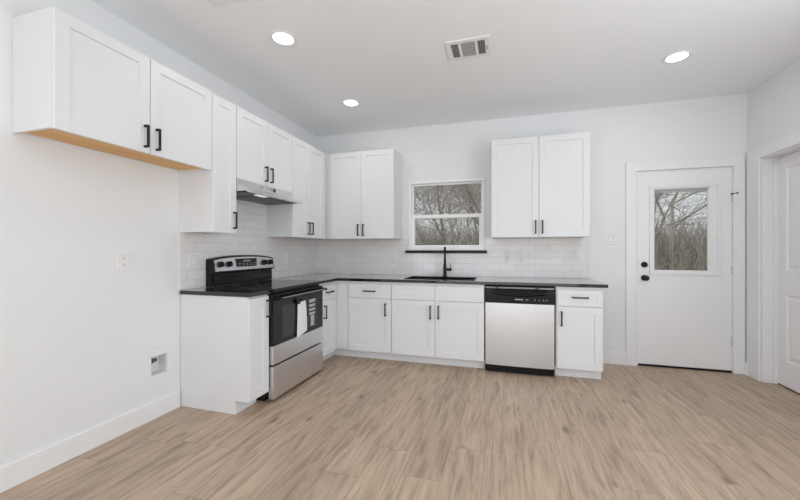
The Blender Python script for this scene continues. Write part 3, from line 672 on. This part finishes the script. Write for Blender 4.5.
# ------------------------------------------------------------------ ceiling lights
def make_light(at, label):
    t = thing('recessed_light', label, 'ceiling light', at, 'round recessed ceiling lights')
    x_, y_, _ = at
    bm = new_bm(); n_ = 48; prof = [(2.75, -.02), (2.85, -.18), (3.4, -.3), (3.75, -.12), (3.8, 0)]
    rings_ = [[bm.verts.new(P(x_+r_*math.cos(2*math.pi*k/n_), y_+r_*math.sin(2*math.pi*k/n_), H+z_)) for k in range(n_)] for r_, z_ in prof]
    for A, Bq in zip(rings_, rings_[1:]):
        for k in range(n_): bm.faces.new((A[k], A[(k+1) % n_], Bq[(k+1) % n_], Bq[k]))
    link('trim_ring', bm, M['plate'], t, smooth=True)
    bm = new_bm(); cyl(bm, (x_, y_, H-.02), (x_, y_, H-.12), 2.76, 2.7, 48); link('lens', bm, M['lens'], t)
    return t
l0 = make_light((35.9, 78.6, H), 'round recessed light above the range side, nearest the camera')
LP = [(35.7, 34.0, 'smallest round recessed light, near the corner ahead of the hood'), (149.8, 36.8, 'round recessed light on the right, toward the back door')]
for x_, y_, lb in LP: dup(l0, (x_, y_, H), lb)
for x_, y_ in ((35.9, 78.6), (35.7, 34.0), (149.8, 36.8), (150.2, 80.0)):  # last one is added out of view for its light, without a fixture
    area('recessed_lamp', P(x_, y_, H-.35), (0, 0, 0), .13, .13, LAMP_W, (1, .985, .96), 'DISK')

# ceiling vents
def vent(at, w_, h_, label, bd=1.5):
    x0_, y0_, _ = at[0]-w_/2, at[1]-h_/2, 0; x1_, y1_ = x0_+w_, y0_+h_
    t = thing('ceiling_vent', label, 'vent', (at[0], at[1], H), 'ceiling air vents')
    bxs = [x0_, x0_+bd, x0_+bd+2.1, x0_+bd+2.9, x1_-bd-2.9, x1_-bd-2.1, x1_-bd, x1_]
    bys = [y0_, y0_+bd, y1_-bd, y1_]
    bm = new_bm(); cells(bm, bxs, bys, lambda u, v: not (y0_+bd < v < y1_-bd and (bxs[1] < u < bxs[2] or bxs[3] < u < bxs[4] or bxs[5] < u < bxs[6])), H-.35, H-.02, lambda u, v, w2: (u, v, w2)); link('vent_frame', bm, M['greyplate'], t, bevel=.1)
    bm = new_bm(); bx(bm, x0_+bd-.2, x1_-bd+.2, y0_+bd-.2, y1_-bd+.2, H-.05, H-.01); link('duct', bm, M['ventdark'], t)
    bm = new_bm()
    for (c0, c1) in ((bxs[1], bxs[2]), (bxs[5], bxs[6])):
        for k in range(4): xx = c0+.25+k*(c1-c0-.2)/4; bx(bm, xx, xx+.16, bys[1], bys[2], H-.32, H-.06)
    m_ = 14
    for k in range(m_): yy = bys[1]+.05+k*(bys[2]-bys[1])/m_; bx(bm, bxs[3], bxs[4], yy, yy+.36, H-.3, H-.2)
    link('louvre', bm, M['ventgrey'], t)
    bm = new_bm(); bx(bm, x1_-1.0, x1_-.75, at[1]-.8, at[1]+.8, H-.7, H-.3); link('damper_lever', bm, M['ventgrey'], t)
    return t
vent((86.8, 59.2), 12.9, 10.2, 'white rectangular ceiling air vent with louvres, whole in view')
vent((34.4, 100.2), 13.6, 11.4, 'white ceiling vent cut off by the top edge of the photo', 2.4)

# ------------------------------------------------------------------ outdoors
rt = random.Random(11)
def branch_mesh(name, seed, height, spread, depth, m, r0):
    rr_ = random.Random(seed); V = []; F = []
    def seg(p, q, ra, rb, n_):
        d = (q-p).normalized(); s = d.orthogonal().normalized(); u = d.cross(s); b0 = len(V)
        for c, r_ in ((p, ra), (q, rb)):
            for k in range(n_): an = 2*math.pi*k/n_; V.append(c+(s*math.cos(an)+u*math.sin(an))*r_)
        for k in range(n_): F.append((b0+k, b0+(k+1) % n_, b0+n_+(k+1) % n_, b0+n_+k))
    def grow(p, d, L, r_, lev):
        steps = 3 if lev < 3 else 2
        for i in range(steps):
            d = (d+Vector((rr_.gauss(0, .16), rr_.gauss(0, .16), rr_.gauss(.03, .1)))).normalized()
            q = p+d*(L/steps); rn = r_*(1-.28/steps*(1 if lev else .7)); seg(p, q, r_, rn, 6 if lev < 2 else 3); p = q; r_ = rn
            if lev < depth and (lev > 0 or i > 0):
                for _ in range(rr_.choice((1, 2, 2))):
                    nd = (d+Vector((rr_.gauss(0, spread), rr_.gauss(0, spread), rr_.gauss(.05, .35)))).normalized(); grow(p, nd, L*rr_.uniform(.5, .78), r_*.55, lev+1)
        if lev < depth:
            nd = (d+Vector((rr_.gauss(0, .35), rr_.gauss(0, .35), .1))).normalized(); grow(p, nd, L*.75, r_*.8, lev+1)
    grow(Vector((0, 0, -.1)), Vector((rr_.gauss(0, .06), rr_.gauss(0, .06), 1)).normalized(), height*.42, r0, 0)
    me_ = bpy.data.meshes.new(name); me_.from_pydata([tuple(v) for v in V], [], F); me_.materials.append(m); me_.update(); return me_
GZ = -.45
bm = new_bm(); v4 = [bm.verts.new(c) for c in ((-40, .6, GZ), (40, .6, GZ), (40, 70, GZ+2.0), (-40, 70, GZ+2.0))]; bm.faces.new(v4)
struct('ground', bm, M['litter'])
kinds = [('brown', M['bark']), ('grey', M['bark2'])]
meshes = [branch_mesh('tree', 41+i, 5.4+i*.45, .75, 5, kinds[i % 2][1], .042+.008*i) for i in range(5)]
spots = [  # x (m), y (m beyond back wall), mesh, scale, what is seen
 (-.6, 6.5, 0, 1.0), (.5, 8.2, 1, 1.0), (1.55, 7.0, 2, .95), (-1.9, 9.0, 3, 1.0), (.0, 11.0, 4, 1.0), (1.2, 12.5, 0, 1.15),
 (4.55, 5.2, 1, .85), (5.3, 7.5, 3, 1.0), (6.4, 8.0, 2, 1.0), (5.9, 11, 4, 1.05), (7.6, 10.5, 0, 1.1), (8.8, 13, 1, 1.2), (-3.6, 12, 2, 1.1), (2.6, 14, 3, 1.2), (-1, 15.5, 1, 1.25), (4.4, 15, 4, 1.2), (10.5, 16, 3, 1.3), (-5.2, 16.5, 0, 1.3), (7.0, 17, 2, 1.3), (.9, 18.5, 4, 1.4)]
for i, (x_, y_, k, sc) in enumerate(spots):
    o = bpy.data.objects.new('bare_tree', meshes[k]); C.objects.link(o); o.location = (x_, y_, GZ+(y_-.6)*2.0/69.4); o.rotation_euler = (0, 0, rt.uniform(0, 6.28)); o.scale = (sc,)*3
    side = 'kitchen window' if x_ < 3 else 'back door pane'
    near = 'close' if y_ < 9 else ('middle distance' if y_ < 14 else 'far')
    tag(o, 'leafless %s winter tree, %s, seen through the %s' % (kinds[k % 2][0], near, side), 'tree', 'bare trees behind the house, %s, %s, %s' % (kinds[k % 2][0], near, side))
# thicket of thin stems nobody could count
def thicket(y0_, y1_, n_, hh, seed, m, name, lab, rad):
    rq = random.Random(seed); V = []; F = []
    for _ in range(n_):
        y_ = rq.uniform(y0_, y1_); x_ = rq.uniform(-4-.9*y_*.6, 4+y_*.85); z_ = GZ+(y_-.6)*2.0/69.4-.05
        h_ = rq.uniform(.5, 1)*hh; p = Vector((x_, y_, z_)); d = Vector((rq.gauss(0, .25), rq.gauss(0, .25), 1)); r_ = rad*rq.uniform(.6, 1.4)
        for s in range(4):
            q = p+d.normalized()*h_/4; b0 = len(V); rn = r_*.7
            for c, ra in ((p, r_), (q, rn)):
                for k in range(3): an = 2.094*k; V.append((c.x+math.cos(an)*ra, c.y+math.sin(an)*ra, c.z))
            for k in range(3): F.append((b0+k, b0+(k+1) % 3, b0+3+(k+1) % 3, b0+3+k))
            if s:
                for _2 in range(3):
                    e = p+Vector((rq.gauss(0, .5), rq.gauss(0, .4), rq.uniform(-.1, .7)))*h_*.22; b0 = len(V)
                    for c, ra in ((p, r_*.5), (e, r_*.2)):
                        for k in range(3): an = 2.094*k; V.append((c.x+math.cos(an)*ra, c.y+math.sin(an)*ra, c.z+.3*ra*math.sin(an)))
                    for k in range(3): F.append((b0+k, b0+(k+1) % 3, b0+3+(k+1) % 3, b0+3+k))
            p = q; r_ = rn; d = d+Vector((rq.gauss(0, .25), rq.gauss(0, .25), 0))
    me_ = bpy.data.meshes.new(name); me_.from_pydata(V, [], F); me_.materials.append(m); me_.update()
    o = bpy.data.objects.new(name, me_); C.objects.link(o); tag(o, lab, 'brush', kind='stuff')
thicket(5.5, 10, 330, 2.0, 5, M['twig'], 'thicket', 'low brown twiggy brush close to the house beneath the bare trees', .008)
thicket(9, 17, 900, 3.0, 8, M['bark2'], 'saplings', 'pale thin saplings crowded between the bare trees', .012)
thicket(12, 24, 1500, 3.4, 9, M['darktwig'], 'undergrowth', 'dark tangled undergrowth on the rising ground in the woods', .014)
thicket(17, 40, 5200, 4.4, 6, M['bark'], 'woodland', 'dense grey-brown winter woods filling the far background', .026)
